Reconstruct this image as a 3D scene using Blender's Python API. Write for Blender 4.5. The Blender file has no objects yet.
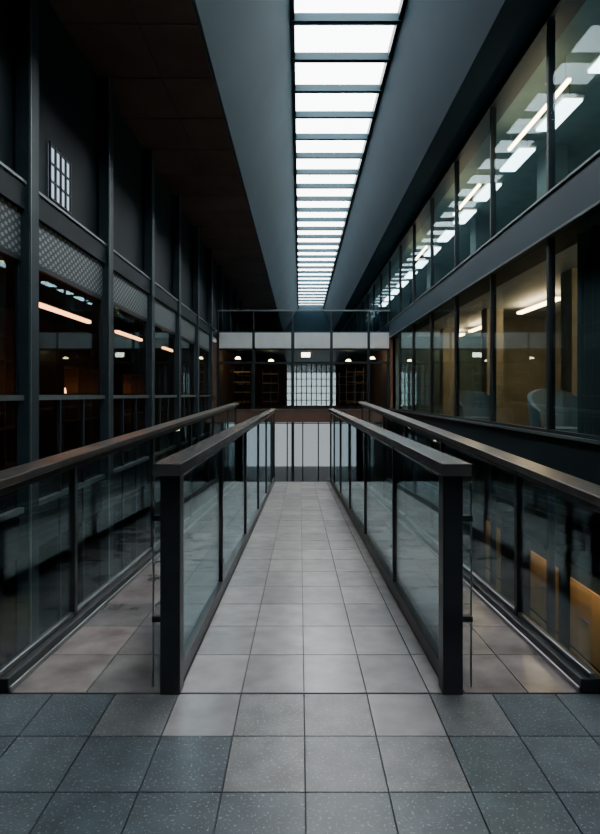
import bpy, math, random
random.seed(7)
S=bpy.context.scene

# ---------------------------------------------------------------- materials
def nt(name):
    m=bpy.data.materials.new(name); m.use_nodes=True
    n=m.node_tree; n.nodes.clear(); return m,n
def pr(name,c,rough=.5,metal=0,var=.15,scale=3,bump=0.0,spec=.5,speck=None):
    m,n=nt(name)
    o=n.nodes.new('ShaderNodeOutputMaterial'); b=n.nodes.new('ShaderNodeBsdfPrincipled')
    n.links.new(b.outputs[0],o.inputs[0])
    tc=n.nodes.new('ShaderNodeTexCoord'); nz=n.nodes.new('ShaderNodeTexNoise')
    nz.inputs['Scale'].default_value=scale; nz.inputs['Detail'].default_value=5
    n.links.new(tc.outputs['Object'],nz.inputs['Vector'])
    r=n.nodes.new('ShaderNodeValToRGB')
    r.color_ramp.elements[0].position=.3; r.color_ramp.elements[1].position=.7
    r.color_ramp.elements[0].color=(*[x*(1-var) for x in c],1)
    r.color_ramp.elements[1].color=(*[min(1,x*(1+var)) for x in c],1)
    n.links.new(nz.outputs[0],r.inputs[0])
    last=r.outputs[0]
    if speck:
        n2=n.nodes.new('ShaderNodeTexNoise'); n2.inputs['Scale'].default_value=90; n2.inputs['Detail'].default_value=2
        n.links.new(tc.outputs['Object'],n2.inputs['Vector'])
        r2=n.nodes.new('ShaderNodeValToRGB'); r2.color_ramp.elements[0].position=.6; r2.color_ramp.elements[1].position=.68
        r2.color_ramp.elements[0].color=(0,0,0,1); r2.color_ramp.elements[1].color=(speck,speck,speck,1)
        n.links.new(n2.outputs[0],r2.inputs[0])
        mx=n.nodes.new('ShaderNodeMixRGB'); mx.blend_type='ADD'; mx.inputs[0].default_value=1
        n.links.new(last,mx.inputs[1]); n.links.new(r2.outputs[0],mx.inputs[2]); last=mx.outputs[0]
    n.links.new(last,b.inputs['Base Color'])
    b.inputs['Roughness'].default_value=rough; b.inputs['Metallic'].default_value=metal
    b.inputs['Specular IOR Level'].default_value=spec
    if bump:
        bp=n.nodes.new('ShaderNodeBump'); bp.inputs['Strength'].default_value=bump; bp.inputs['Distance'].default_value=.01
        n.links.new(nz.outputs[0],bp.inputs['Height']); n.links.new(bp.outputs[0],b.inputs['Normal'])
    return m
def glass(name,tint,refl=1.0,rough=.01):
    # thin-pane glass: Schlick reflectance from the (two-sided) facing angle
    m,n=nt(name)
    o=n.nodes.new('ShaderNodeOutputMaterial'); mix=n.nodes.new('ShaderNodeMixShader')
    t=n.nodes.new('ShaderNodeBsdfTransparent'); t.inputs[0].default_value=(*tint,1)
    g=n.nodes.new('ShaderNodeBsdfGlossy'); g.inputs['Roughness'].default_value=rough; g.inputs[0].default_value=(.75,.93,.97,1)
    lw=n.nodes.new('ShaderNodeLayerWeight'); lw.inputs[0].default_value=.5
    pw=n.nodes.new('ShaderNodeMath'); pw.operation='POWER'; pw.inputs[1].default_value=5
    ma=n.nodes.new('ShaderNodeMath'); ma.operation='MULTIPLY_ADD'; ma.inputs[1].default_value=.9*refl; ma.inputs[2].default_value=.04*refl; ma.use_clamp=True
    n.links.new(lw.outputs['Facing'],pw.inputs[0]); n.links.new(pw.outputs[0],ma.inputs[0]); n.links.new(ma.outputs[0],mix.inputs[0])
    n.links.new(t.outputs[0],mix.inputs[1]); n.links.new(g.outputs[0],mix.inputs[2]); n.links.new(mix.outputs[0],o.inputs[0])
    return m
def emit(name,c,s):
    m,n=nt(name); o=n.nodes.new('ShaderNodeOutputMaterial'); e=n.nodes.new('ShaderNodeEmission')
    e.inputs[0].default_value=(*c,1); e.inputs[1].default_value=s; n.links.new(e.outputs[0],o.inputs[0]); return m
def perf(name):
    m,n=nt(name)
    o=n.nodes.new('ShaderNodeOutputMaterial'); b=n.nodes.new('ShaderNodeBsdfPrincipled'); n.links.new(b.outputs[0],o.inputs[0])
    tc=n.nodes.new('ShaderNodeTexCoord'); sx=n.nodes.new('ShaderNodeSeparateXYZ'); n.links.new(tc.outputs['Object'],sx.inputs[0])
    def sn(sock,per):
        a=n.nodes.new('ShaderNodeMath'); a.operation='MULTIPLY'; a.inputs[1].default_value=2*math.pi/per
        c=n.nodes.new('ShaderNodeMath'); c.operation='SINE'
        n.links.new(sock,a.inputs[0]); n.links.new(a.outputs[0],c.inputs[0]); return c.outputs[0]
    mu=n.nodes.new('ShaderNodeMath'); mu.operation='MULTIPLY'
    n.links.new(sn(sx.outputs['Y'],.14),mu.inputs[0]); n.links.new(sn(sx.outputs['Z'],.09),mu.inputs[1])
    r=n.nodes.new('ShaderNodeValToRGB'); r.color_ramp.elements[0].position=.12; r.color_ramp.elements[1].position=.3
    r.color_ramp.elements[0].color=(.02,.03,.035,1); r.color_ramp.elements[1].color=(.17,.215,.235,1)
    n.links.new(mu.outputs[0],r.inputs[0]); n.links.new(r.outputs[0],b.inputs['Base Color'])
    b.inputs['Roughness'].default_value=.5
    return m

M={}
M['dark']=pr('dark_metal',(.014,.024,.030),.5,.3,spec=.3)
M['col']=pr('column_metal',(.024,.040,.050),.5,.2,spec=.25)
M['panel']=pr('dark_panel',(.009,.017,.022),.55,.0,.2,1.2,spec=.12)
M['edge']=pr('edge_trim',(.15,.19,.20),.35,.6)
M['spandrel']=pr('spandrel_blue',(.020,.046,.062),.45,.0,.12,.8,spec=.12)
M['slat']=pr('skylight_slat',(.030,.058,.072),.5,.0,.1,1,spec=.1)
M['soffit']=pr('soffit_bronze',(.14,.084,.064),.5,.0,.25,1.0,spec=.2)
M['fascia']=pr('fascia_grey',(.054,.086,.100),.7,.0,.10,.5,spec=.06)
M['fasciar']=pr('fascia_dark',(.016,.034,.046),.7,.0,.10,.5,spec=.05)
M['rail']=pr('rail_brushed',(.31,.29,.275),.28,.9,.2,6)
M['railin']=pr('rail_gunmetal',(.21,.21,.208),.27,.85,.2,6)
M['railblk']=pr('rail_dark',(.036,.040,.043),.36,.5,.2,6)
M['steel']=pr('steel',(.38,.39,.39),.3,1)
M['mortar']=pr('mortar',(.03,.033,.036),.8)
tc=[(.275,.268,.27),(.305,.293,.295),(.25,.245,.248),(.325,.31,.31)]
for i,c in enumerate(tc): M['t%d'%i]=pr('tile_light_%d'%i,c,.26,0,.14,7,.08)
dc=[(.062,.083,.094),(.074,.095,.105),(.052,.072,.084)]
for i,c in enumerate(dc): M['d%d'%i]=pr('tile_granite_%d'%i,c,.35,0,.25,9,.1,speck=.16)
mc=[(.145,.15,.152),(.115,.124,.13)]
for i,c in enumerate(mc): M['m%d'%i]=pr('tile_mid_%d'%i,c,.34,0,.25,9,.1,speck=.15)
sc=[(.180,.158,.156),(.22,.187,.184),(.135,.128,.130)]
for i,c in enumerate(sc): M['s%d'%i]=pr('tile_rose_%d'%i,c,.18,0,.4,4,.1)
M['ground']=pr('ground',(.05,.06,.065),.5)
M['glass']=glass('clear_glass',(.965,.99,.985),1.2)
M['wglass']=glass('window_glass',(.84,.92,.92),.9)
M['uglass']=glass('window_glass_coated',(.82,.93,.94),.22)
M['sky']=glass('skylight_glass',(.97,.98,.98),.3)
M['dglass']=glass('dark_glass',(.64,.69,.71),.7)
M['frost']=glass('far_glass',(.26,.27,.275),.3)
M['frostlow']=glass('far_glass_tinted',(.18,.19,.195),.3)
M['lamp']=emit('lamp_white',(.85,.95,1),9)
M['warm']=emit('lamp_warm',(1,.62,.33),26)
M['orange']=emit('lamp_orange',(1,.38,.13),15)
M['dimwin']=emit('window_glow',(.7,.85,1),1.1)  # emission stands in for the brightness seen in the lattice window
M['sign']=emit('sign_light',(1,.9,.7),8)
M['beige']=pr('wall_beige',(.36,.34,.27),.7)
M['teal']=pr('wall_teal',(.09,.15,.155),.7)
M['brown']=pr('wall_brown',(.11,.062,.04),.6)
M['tan']=pr('wood_tan',(.62,.38,.18),.5)
M['white']=pr('panel_white',(.54,.60,.62),.5,0,.05)
M['perf']=perf('perforated')
M['curtain']=pr('curtain',(.05,.06,.065),.9)
M['chair']=pr('chair_fabric',(.18,.25,.29),.6)

# ---------------------------------------------------------------- mesh builder
class B:
    def __init__(s,name): s.n=name; s.v=[]; s.f=[]; s.m=[]; s.mats=[]
    def mi(s,k):
        if k not in s.mats: s.mats.append(k)
        return s.mats.index(k)
    def pts(s,p,faces,k):
        b=len(s.v); s.v+=p; i=s.mi(k)
        for f in faces: s.f.append([b+q for q in f]); s.m.append(i)
    def hex(s,x0,x1,y0,y1,zb0,zt0,zb1,zt1,k):
        p=[(x0,y0,zb0),(x1,y0,zb0),(x1,y1,zb1),(x0,y1,zb1),(x0,y0,zt0),(x1,y0,zt0),(x1,y1,zt1),(x0,y1,zt1)]
        s.pts(p,[(0,3,2,1),(4,5,6,7),(0,1,5,4),(1,2,6,5),(2,3,7,6),(3,0,4,7)],k)
    def box(s,x0,x1,y0,y1,z0,z1,k): s.hex(x0,x1,y0,y1,z0,z1,z0,z1,k)
    def prism(s,poly,y0,y1,k):   # poly in XZ extruded along Y
        n=len(poly); p=[(x,y0,z) for x,z in poly]+[(x,y1,z) for x,z in poly]
        f=[tuple(range(n)),tuple(range(2*n-1,n-1,-1))]+[(i,i+n,(i+1)%n+n,(i+1)%n) for i in range(n)]
        s.pts(p,f,k)
    def cyl(s,cx,cy,z0,z1,r,k,n=16,r2=None):
        r2=r if r2 is None else r2
        p=[(cx+r*math.cos(2*math.pi*i/n),cy+r*math.sin(2*math.pi*i/n),z0) for i in range(n)]
        p+=[(cx+r2*math.cos(2*math.pi*i/n),cy+r2*math.sin(2*math.pi*i/n),z1) for i in range(n)]
        f=[tuple(range(n-1,-1,-1)),tuple(range(n,2*n))]+[(i,(i+1)%n,(i+1)%n+n,i+n) for i in range(n)]
        s.pts(p,f,k)
    def done(s,bev=0):
        me=bpy.data.meshes.new(s.n); me.from_pydata(s.v,[],s.f)
        for k in s.mats: me.materials.append(M[k])
        for i,p in enumerate(me.polygons): p.material_index=s.m[i]
        import bmesh
        bm=bmesh.new(); bm.from_mesh(me); bmesh.ops.recalc_face_normals(bm,faces=bm.faces); bm.to_mesh(me); bm.free()
        o=bpy.data.objects.new(s.n,me); S.collection.objects.link(o)
        if bev:
            mo=o.modifiers.new('bevel','BEVEL'); mo.width=bev; mo.segments=2; mo.limit_method='ANGLE'
        return o

Y0=-4.0; YF=20.0; YE=45.0; G=-4.4
XL=-3.0; XR=3.24; ZS=6.5; ZK=8.5
def fz(y): return 0 if y<2.8 else -.058*(y-2.8)
YW=13.8

# ---------------------------------------------------------------- foreground floor
b=B('floor'); 
b.box(XL-.2,XR+.0,Y0,2.79,-.35,-.012,'mortar')
tw=.315; x0=.02-tw*11
rows=[2.79-.345*i for i in range(0,21)]
for r in range(20):
    ya,yb=rows[r+1],rows[r]
    for c in range(22):
        xa=x0+c*tw; xb=xa+tw
        if xa<XL-.2 or xb>XR: continue
        cx=(xa+xb)/2
        if r==0 and -.66<cx<.6: k=random.choice(['t2','m0','m0'])
        elif r==1 and -.35<cx<.5: k=random.choice(['m0','m1'])
        elif r==0 and abs(cx)<.9: k='m1'
        else: k='d%d'%random.randrange(3)
        b.box(xa+.003,xb-.003,ya+.003,yb-.003,-.02,0,k)
b.done()
b=B('rear_light_block'); b.box(-7.2,8,Y0-.4,Y0-.2,G,ZK+.3,'panel'); b.done()  # unseen wall added behind camera, keeps sky light off the near fronts

# ---------------------------------------------------------------- footbridge (sloping deck)
b=B('footbridge')
b.hex(-1.60,1.55,2.8,YW,-.35,-.012,fz(YW)-.35,fz(YW)-.012,'mortar')
def tile(xa,xb,ya,yb,k):
    b.hex(xa+.003,xb-.003,ya+.003,yb-.003,fz(ya)-.011,fz(ya),fz(yb)-.011,fz(yb),k)
y=2.8; 
while y<YW-.2:
    yb=min(y+.47,YW)
    xs=[-.61,-.295,.02,.335,.65,.74]
    for i in range(5): tile(xs[i],xs[i+1],y,yb,'t%d'%random.choice([0,0,1,1,2,3]))
    for xa,xb in ((-1.5,-1.08),(-1.08,-.69),(.83,1.15),(1.15,1.44)):
        tile(xa,xb,y,yb,'s%d'%random.randrange(3))
    y+=.47
for x in (-1.3,0,1.2):
    b.hex(x-.1,x+.1,2.8,YW,-.75,-.35,fz(YW)-.75,fz(YW)-.35,'dark')
for yy in (6,11):
    for x in (-1.3,1.2): b.box(x-.1,x+.1,yy-.1,yy+.1,G,-.6,'dark')
b.done()

# ---------------------------------------------------------------- staircase down
b=B('staircase'); n=22; z=fz(YW)
dz=(z-.02-G)/n
for i in range(n):
    ya=YW+.01+i*.26
    zt=z-(i+1)*dz
    if zt-G<.01: zt=G+.02
    b.box(-.7,.82,ya,ya+.26,max(G,zt-.35),zt,'m0')
b.done()

# ---------------------------------------------------------------- inner glass railings
def inner(X,sgn):
    b=B('glass_railing')
    b.box(X-.055,X+.045,2.78,2.87,-.0,1.10,'railblk')
    b.box(X-.075,X+.065,2.70,YW,1.105,1.165,'railin')
    b.hex(X-.03,X+.03,2.87,YW,.0,.09,fz(YW),fz(YW)+.09,'railblk')
    ps=[2.87,4.5,6.5,8.5,10.5,12.4,YW-.03]
    for p in ps[1:]:
        b.box(X-.022,X+.022,p-.022,p+.022,fz(p)+.02,1.11,'railblk')
    for a,c in zip(ps[:-1],ps[1:]):
        b.hex(X-.006,X+.006,a+.03,c-.03,fz(a)+.09,1.05,fz(c)+.09,1.05,'glass')
    b.box(X-.012,X+.012,2.87,YW,1.06,1.075,'steel')
    # end glass fin with clamps
    xo=X+sgn*.10
    b.box(xo if sgn<0 else X+.045, (X-.055) if sgn<0 else xo,2.82,2.832,.02,1.06,'glass')
    b.box(xo-.003,xo+.003,2.815,2.837,.02,1.06,'steel')
    for zz in (.35,.86):
        b.box(min(X,xo)-.005,max(X,xo)+.005,2.81,2.84,zz,zz+.03,'railblk')
    b.done(.006)
inner(-.645,-1); inner(.77,1)

# ---------------------------------------------------------------- outer railings
def outer(X,z0,sl,sgn):
    b=B('handrail'); ya=2.45; yb=13.2
    rz=lambda y: z0+sl*(y-2.83)
    b.hex(X-.08,X+.08,ya,yb,rz(ya)-.045,rz(ya),rz(yb)-.045,rz(yb),'rail')
    b.hex(X-.02,X+.02,ya,yb,rz(ya)-.10,rz(ya)-.045,rz(yb)-.10,rz(yb)-.045,'railblk')
    b.hex(X-.06,X+.06,2.8,yb,0,.07,fz(yb),fz(yb)+.07,'railblk')
    b.hex(X-.015,X+.015,2.8,yb,.07,.10,fz(yb)+.07,fz(yb)+.10,'steel')
    s0,s1=(X-.10,X-.075) if sgn<0 else (X+.075,X+.10)
    b.hex(s0,s1,2.8,yb,-.3,.03,fz(yb)-.3,fz(yb)+.03,'edge')
    s0,s1=(X+.062,X+.075) if sgn<0 else (X-.075,X-.062)
    b.hex(s0,s1,2.8,yb,.0,.03,fz(yb),fz(yb)+.03,'steel')
    ps=[2.6,3.75,5.75,7.75,9.75,11.75,yb-.03]
    for p in ps[1:]:
        b.box(X-.022,X+.022,p-.025,p+.025,fz(p)+.05,rz(p)-.04,'railblk')
    for a,c in zip(ps[:-1],ps[1:]):
        a=max(a,2.78)
        b.hex(X-.006,X+.006,a+.04,c-.04,fz(a)+.08,rz(a)-.12,fz(c)+.08,rz(c)-.12,'glass')
    b.done(.005)
outer(-1.53,1.09,.0215,-1); outer(1.475,1.03,.030,1)

# ---------------------------------------------------------------- ground & ceiling
b=B('ground'); b.box(-8,8,Y0,YE+1,G-.2,G,'ground'); b.done()
b=B('ceiling')
# left soffit + sloped fascia
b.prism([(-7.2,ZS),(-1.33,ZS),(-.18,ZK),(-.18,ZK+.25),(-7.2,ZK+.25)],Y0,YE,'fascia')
y=Y0
while y<YE:
    for xa,xb in ((-7,-2.18),(-2.16,-1.38)):
        b.box(xa,xb,y+.01,min(y+1.25,YE),ZS-.02,ZS+.01,'soffit')
    y+=1.275
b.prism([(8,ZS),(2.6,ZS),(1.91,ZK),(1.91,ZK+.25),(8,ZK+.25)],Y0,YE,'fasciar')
b.done()
b=B('skylight')
b.box(-.18,-.10,Y0,YE,ZK-.0,ZK+.2,'dark'); b.box(1.83,1.91,Y0,YE,ZK,ZK+.2,'dark')
y=-3.92
while y<YE:
    b.box(-.18,1.91,y-.05,y+.05,ZK-.02,ZK+.13,'slat')
    b.box(-.18,1.91,y+.17,y+.19,ZK+.05,ZK+.10,'dark')
    y+=1.195
sk=b.done()
b=B('skylight_glazing'); b.box(-.19,1.92,Y0,YE,ZK+.2,ZK+.21,'sky'); o=b.done(); o.parent=sk

# ---------------------------------------------------------------- left facade
b=B('wall_left')
cols=[1.05+2.55*i for i in range(-1,18)]
XP=-3.16
for c in cols:
    if c>YE: continue
    b.box(-3.15,-3.0,c,c+.24,G if c<YF else 3.1,ZS,'col')
    b.box(-3.0,-2.985,c+.02,c+.035,G if c<YF else 3.1,ZS,'edge')
# upper opaque storey
b.box(-3.4,XP-.02,Y0,YE,3.85,ZS,'panel')
b.box(-3.35,-3.04,Y0,YE,3.55,3.83,'panel'); b.box(-3.05,-3.02,Y0,YE,3.83,3.86,'edge')
b.box(-7,-3.4,Y0,YF,3.55,3.85,'brown')
b.box(-7,-3.1,Y0,YF,-.3,0.2,'dark')
b.box(-7.2,-7,Y0,YE,G,ZS,'brown')
b.box(-7,-3.2,Y0-.2,Y0,G,ZS,'brown'); b.box(-7,-3.3,YF,YF+.2,G,ZS,'brown')
b.box(-3.12,-3.05,Y0,YF,1.44,1.50,'edge')
b.box(-3.12,-3.05,Y0,YF,.2,.26,'edge'); 
for c in cols:
    if c>18.5: continue
    a,e=c+.24,c+2.55
    b.box(-3.12,-3.08,a,e,2.98,3.04,'dark')
    b.box(-3.10,-3.09,a,e,3.04,3.55,'perf')
    for q in (a+.77,a+1.54): b.box(-3.12,-3.08,q-.02,q+.02,-4.4,1.44,'dark')
    b.box(-3.13,-3.11,a,e,-2.0,-1.9,'dark')
b.done()
w=1
for c in cols:
    if c>18.5 or c<-2: continue
    b=B('window_%d'%w); w+=1
    a,e=c+.25,c+2.54
    b.box(-3.135,-3.125,a,e,1.5,2.98,'dglass'); b.box(-3.135,-3.125,a,e,-4.38,1.44,'dglass')
    b.box(-3.14,-3.10,a,a+.03,1.5,2.98,'dark'); b.box(-3.14,-3.10,e-.03,e,1.5,2.98,'dark')
    b.done()
# upper lattice window, its brightness put in as a glowing pane
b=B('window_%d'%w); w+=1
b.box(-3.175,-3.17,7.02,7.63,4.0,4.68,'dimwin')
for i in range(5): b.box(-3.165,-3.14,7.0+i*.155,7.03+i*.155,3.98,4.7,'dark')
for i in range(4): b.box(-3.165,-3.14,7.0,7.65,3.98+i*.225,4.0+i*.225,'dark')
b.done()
# left interior: bars & lamps
for (ya,yb) in ((7.6,9.5),(10.9,12.6),(14.6,15.8)):
    b=B('linear_lamp'); b.box(-3.63,-3.57,ya,yb,2.72,2.77,'orange'); b.box(-3.66,-3.54,ya,yb,2.77,2.80,'dark')
    for yy in (ya+.2,yb-.2): b.box(-3.605,-3.595,yy-.005,yy+.005,2.80,3.55,'dark')
    b.done()
for yy in (8,12,16):
    b=B('shelf_unit')
    for zz in (.22,.9,1.5,2.1): b.box(-5.6,-5.1,yy,yy+2.4,zz,zz+.04,'brown')
    for q in (0,.8,1.6,2.36): b.box(-5.6,-5.1,yy+q,yy+q+.04,.2,2.14,'brown')
    for q in (.3,.5,1.1,1.9): b.cyl(-5.3,yy+q,1.54,1.66,.05,'orange',10,.03)
    b.done()

# ---------------------------------------------------------------- right facade
b=B('wall_right')
mul=[.74+2.18*i for i in range(-2,21)]
for c in mul:
    if c>YE: continue
    b.box(XR-.0,XR+.09,c-.03,c+.03,4.1,ZS,'dark'); 
    if c<YF: b.box(XR-.0,XR+.09,c-.03,c+.03,G,3.55,'dark')
b.box(XR-.04,XR+.5,Y0,YE,3.55,4.1,'spandrel')
b.box(XR-.06,XR-.04,Y0,YE,4.08,4.11,'edge'); b.box(XR-.06,XR-.04,Y0,YE,3.54,3.57,'edge')
b.box(XR-.02,XR+.3,Y0,YE,ZS-.12,ZS,'dark')
b.box(XR-.02,XR+.3,Y0,YF,.35,1.0,'panel'); b.box(XR-.05,XR-.02,Y0,YF,.97,1.01,'edge')
b.box(XR+.3,7.6,Y0,YF,.35,.5,'teal'); b.box(XR+.5,7.6,Y0,YE,3.6,4.05,'white')
b.box(XR,7.6,Y0,YE,ZS-.05,ZS+.05,'teal')
b.box(6.6,6.8,Y0,YF,.5,3.6,'beige'); b.box(6.6,6.8,Y0,YE,4.05,ZS,'teal')
b.box(5.4,5.6,Y0,YF,G,.35,'brown')
for z0,z1,e in ((G,3.6,YF),(4.05,ZS,YE)):
    b.box(XR+.1,6.8,Y0-.2,Y0,z0,z1,'teal'); b.box(XR+.1,6.8,e,e+.2,z0,z1,'teal')
# interior columns / partitions
for yy in (9.2,13.4,17.5): b.box(4.5,4.9,yy,yy+.4,.5,3.6,'beige')
for yy in (6.5,11,15.5,21,27,33): b.box(4.9,5.3,yy,yy+.5,4.05,ZS,'teal')
b.box(5,6.6,10.5,10.62,.5,3.6,'teal')
b.box(5,6.6,15,15.12,.5,3.6,'beige')
b.done()
for i in range(len(mul)-1):
    if mul[i+1]>YE: continue
    b=B('window_%d'%w); w+=1
    a,e=mul[i]+.04,mul[i+1]-.04
    b.box(XR+.03,XR+.04,a,e,4.11,ZS-.12,'uglass')
    if e<YF:
        b.box(XR+.03,XR+.04,a,e,1.0,3.55,'wglass'); b.box(XR+.03,XR+.04,a,e,G,.35,'wglass')
        b.box(XR+.0,XR+.07,a,e,1.0,1.05,'dark'); b.box(XR,XR+.07,a,e,-1.9,-1.8,'dark')
    b.box(XR+.0,XR+.07,a,e,4.1,4.16,'dark')
    b.done()
for i in range(14):
    yy=5.2+i*1.75
    b=B('ceiling_lamp'); b.box(4.12,4.42,yy,yy+1.0,6.10,6.14,'lamp'); b.box(4.10,4.44,yy-.02,yy+1.02,6.14,6.18,'white')
    for q in (.1,.9): b.box(4.26,4.28,yy+q,yy+q+.02,6.18,ZS-.05,'steel')
    b.done()
for ya,yb in ((8.0,10.3),(12,14),(17,19)):
    b=B('linear_lamp'); b.box(3.85,3.9,ya,yb,6.02,6.06,'warm')
    for q in (ya+.1,yb-.1): b.box(3.87,3.88,q,q+.01,6.06,ZS-.05,'steel')
    b.done()
for ya,yb in ((6.2,8.2),(11.2,13.2),(15,17),(17.8,19.3)):
    b=B('linear_lamp'); b.box(5.15,5.27,ya,yb,3.42,3.47,'warm')
    for q in (ya+.1,yb-.1): b.box(5.2,5.21,q,q+.01,3.47,3.6,'steel')
    b.done()
# curtain in near bay
b=B('curtain')
n=60; ya,yb=5.3,7.1
p=[];f=[]
for i in range(n+1):
    yy=ya+(yb-ya)*i/n; xx=XR+.32+.045*math.sin(i*1.05)
    p+=[(xx,yy,.52),(xx,yy,3.54)]
for i in range(n): f.append((2*i,2*i+2,2*i+3,2*i+1))
b.pts(p,f,'curtain'); b.done()
# lounge chairs
def chair(cx,cy):
    b=B('lounge_chair')
    b.cyl(cx,cy,.5,.54,.28,'steel',20); b.cyl(cx,cy,.54,.85,.04,'steel',12)
    b.cyl(cx,cy,.85,1.0,.36,'chair',24,.40)
    n=20; p=[];f=[]
    for i in range(n+1):
        a=math.radians(-30+240*i/n); h=1.25+.35*math.sin(math.pi*i/n)
        for r,zz in ((.40,.95),(.45,h),(.38,h),(.34,.95)): p.append((cx+r*math.cos(a),cy+r*math.sin(a),zz))
    for i in range(n):
        for j in range(4): f.append((4*i+j,4*i+(j+1)%4,4*i+4+(j+1)%4,4*i+4+j))
    f+= [(0,1,2,3),(4*n+3,4*n+2,4*n+1,4*n)]
    b.pts(p,f,'chair'); b.done()
chair(4.0,8.6); chair(4.0,12.6)
# lower storey cabinets; canopy and warm strip added to light the tan fronts
for yy,l in ((5.35,.95),(6.45,.85),(7.6,.95),(9.8,.8)):
    b=B('storage_cabinet'); b.box(3.55,3.9,yy,yy+l,G,-.55,'dark')
    b.box(3.53,3.55,yy+.03,yy+l-.03,-1.75,-.88,'tan'); b.box(3.53,3.55,yy+.03,yy+l-.03,-2.6,-1.8,'tan')
    b.box(3.51,3.53,yy+l/2-.08,yy+l/2+.08,-1.3,-1.28,'steel')
    b.box(3.34,3.55,yy,yy+l,-.62,-.55,'dark'); b.box(3.36,3.41,yy+.05,yy+l-.05,-.63,-.62,'warm'); b.done(.004)

# ---------------------------------------------------------------- far pavilion
b=B('wall_back')
b.box(XL,XR,YF,YF+.12,3.12,3.77,'dark')
pan=[(-2.9,-1.72),(-1.62,-.32),(-.2,1.08),(1.18,2.42),(2.52,3.2)]
for a,c in pan: b.box(a,c,YF-.03,YF,3.18,3.74,'white')
b.box(XL,XR,YF+.12,YE,3.3,3.77,'dark')          # terrace slab
for x in (-2.95,-1.67,-.26,1.13,2.47,3.18):
    b.box(x-.05,x+.05,YF,YF+.12,G,3.12,'dark')
b.box(XL,XR,YF-.02,YF+.14,2.62,2.70,'dark')
b.box(XL,XR,YF,30,.55,.95,'brown')               # mid floor slab
b.box(XL,XR,YF-.04,YF,.52,.98,'soffit')
b.box(XL,XR,YF-.06,YF-.04,.95,1.0,'edge')
b.box(XL-.2,XL,YF,YE,G,3.4,'brown'); b.box(XR,XR+.2,YF,YE,G,3.6,'brown')
# back wall with openings
bx=[(-3,-.75),(1.95,3.24)]
for a,c in bx: b.box(a,c,30,30.2,.9,3.3,'brown')
b.box(-3,-1.6,30,30.2,G,.6,'brown'); b.box(1.9,3.24,30,30.2,G,.6,'brown')
for i in range(11): b.box(-.75+i*.268,-.70+i*.268,30,30.1,.95,3.3,'dark')
for i in range(6): b.box(-.75,1.95,30,30.1,1.2+i*.38,1.24+i*.38,'dark')
for q,ww in ((-1.6,.08),(-.72,.06),(.12,.06),(.96,.06),(1.82,.08)): b.box(q,q+ww,30,30.1,G,.6,'dark')
b.box(-1.6,1.9,30,30.1,-.05,.0,'dark')
# upper end wall
b.box(-7,8,YE,YE+.2,3.3,ZK+.3,'fasciar')
b.done()
b=B('window_%d'%w); w+=1
b.box(-.75,1.95,30.12,30.13,.95,3.3,'frost'); b.box(-1.6,1.9,30.12,30.13,G,.55,'frostlow'); b.done()
b=B('window_%d'%w); w+=1
for a,c in zip((-2.9,-1.62,-.21,1.18,2.52),(-1.72,-.31,1.08,2.42,3.13)):
    b.box(a,c,YF+.05,YF+.06,1.0,3.12,'wglass')
    if c<-.7 or a>.9: b.box(a,c,YF+.05,YF+.06,G,.52,'wglass')
b.done()
b=B('terrace_balustrade')
for x in (-2.95,-1.67,-.26,1.13,2.47,3.18): b.box(x-.02,x+.02,YF+.03,YF+.07,3.77,4.55,'railblk')
b.box(XL,XR,YF+.02,YF+.08,4.52,4.57,'edge'); b.box(XL,XR,YF+.045,YF+.055,3.8,4.52,'dglass'); b.done()
b=B('exit_sign'); b.box(.05,.36,YF-.09,YF-.07,2.86,3.02,'sign'); b.box(.03,.38,YF-.07,YF-.02,2.84,3.04,'dark'); b.box(.19,.21,YF-.06,YF-.04,3.0,3.19,'dark'); b.done()
for x,yy in ((-2.3,22),(-1.3,24),(2.2,22),(2.8,25),(-2.6,26),(2.3,27.5)):
    b=B('wall_shelf')
    for zz in (1.2,1.6,2.0,2.4): b.box(x-.35,x+.35,yy,yy+.3,zz,zz+.03,'tan')
    for q in (-.35,0,.33): b.box(x+q,x+q+.03,yy,yy+.3,.95,2.6,'dark')
    b.done()
for x,yy in ((-2.4,21.5),(-1.2,23),(2.0,23),(2.8,21.5),(.4,25)):
    b=B('pendant_lamp'); b.cyl(x,yy,2.9,2.97,.11,'warm',14,.06); b.cyl(x,yy,2.97,3.3,.008,'dark',6); b.done()
# ---------------------------------------------------------------- world & camera
W=bpy.data.worlds.new('World'); S.world=W; W.use_nodes=True
bg=W.node_tree.nodes['Background']; bg.inputs[0].default_value=(.94,.945,.965,1); bg.inputs[1].default_value=12.5
cam=bpy.data.cameras.new('Camera'); co=bpy.data.objects.new('Camera',cam); S.collection.objects.link(co)
co.location=(0,0,1.5); co.rotation_euler=(math.radians(90),0,0)
cam.sensor_fit='VERTICAL'; cam.sensor_height=24; cam.lens=16; cam.shift_y=-22/834; cam.clip_start=.05
S.camera=co
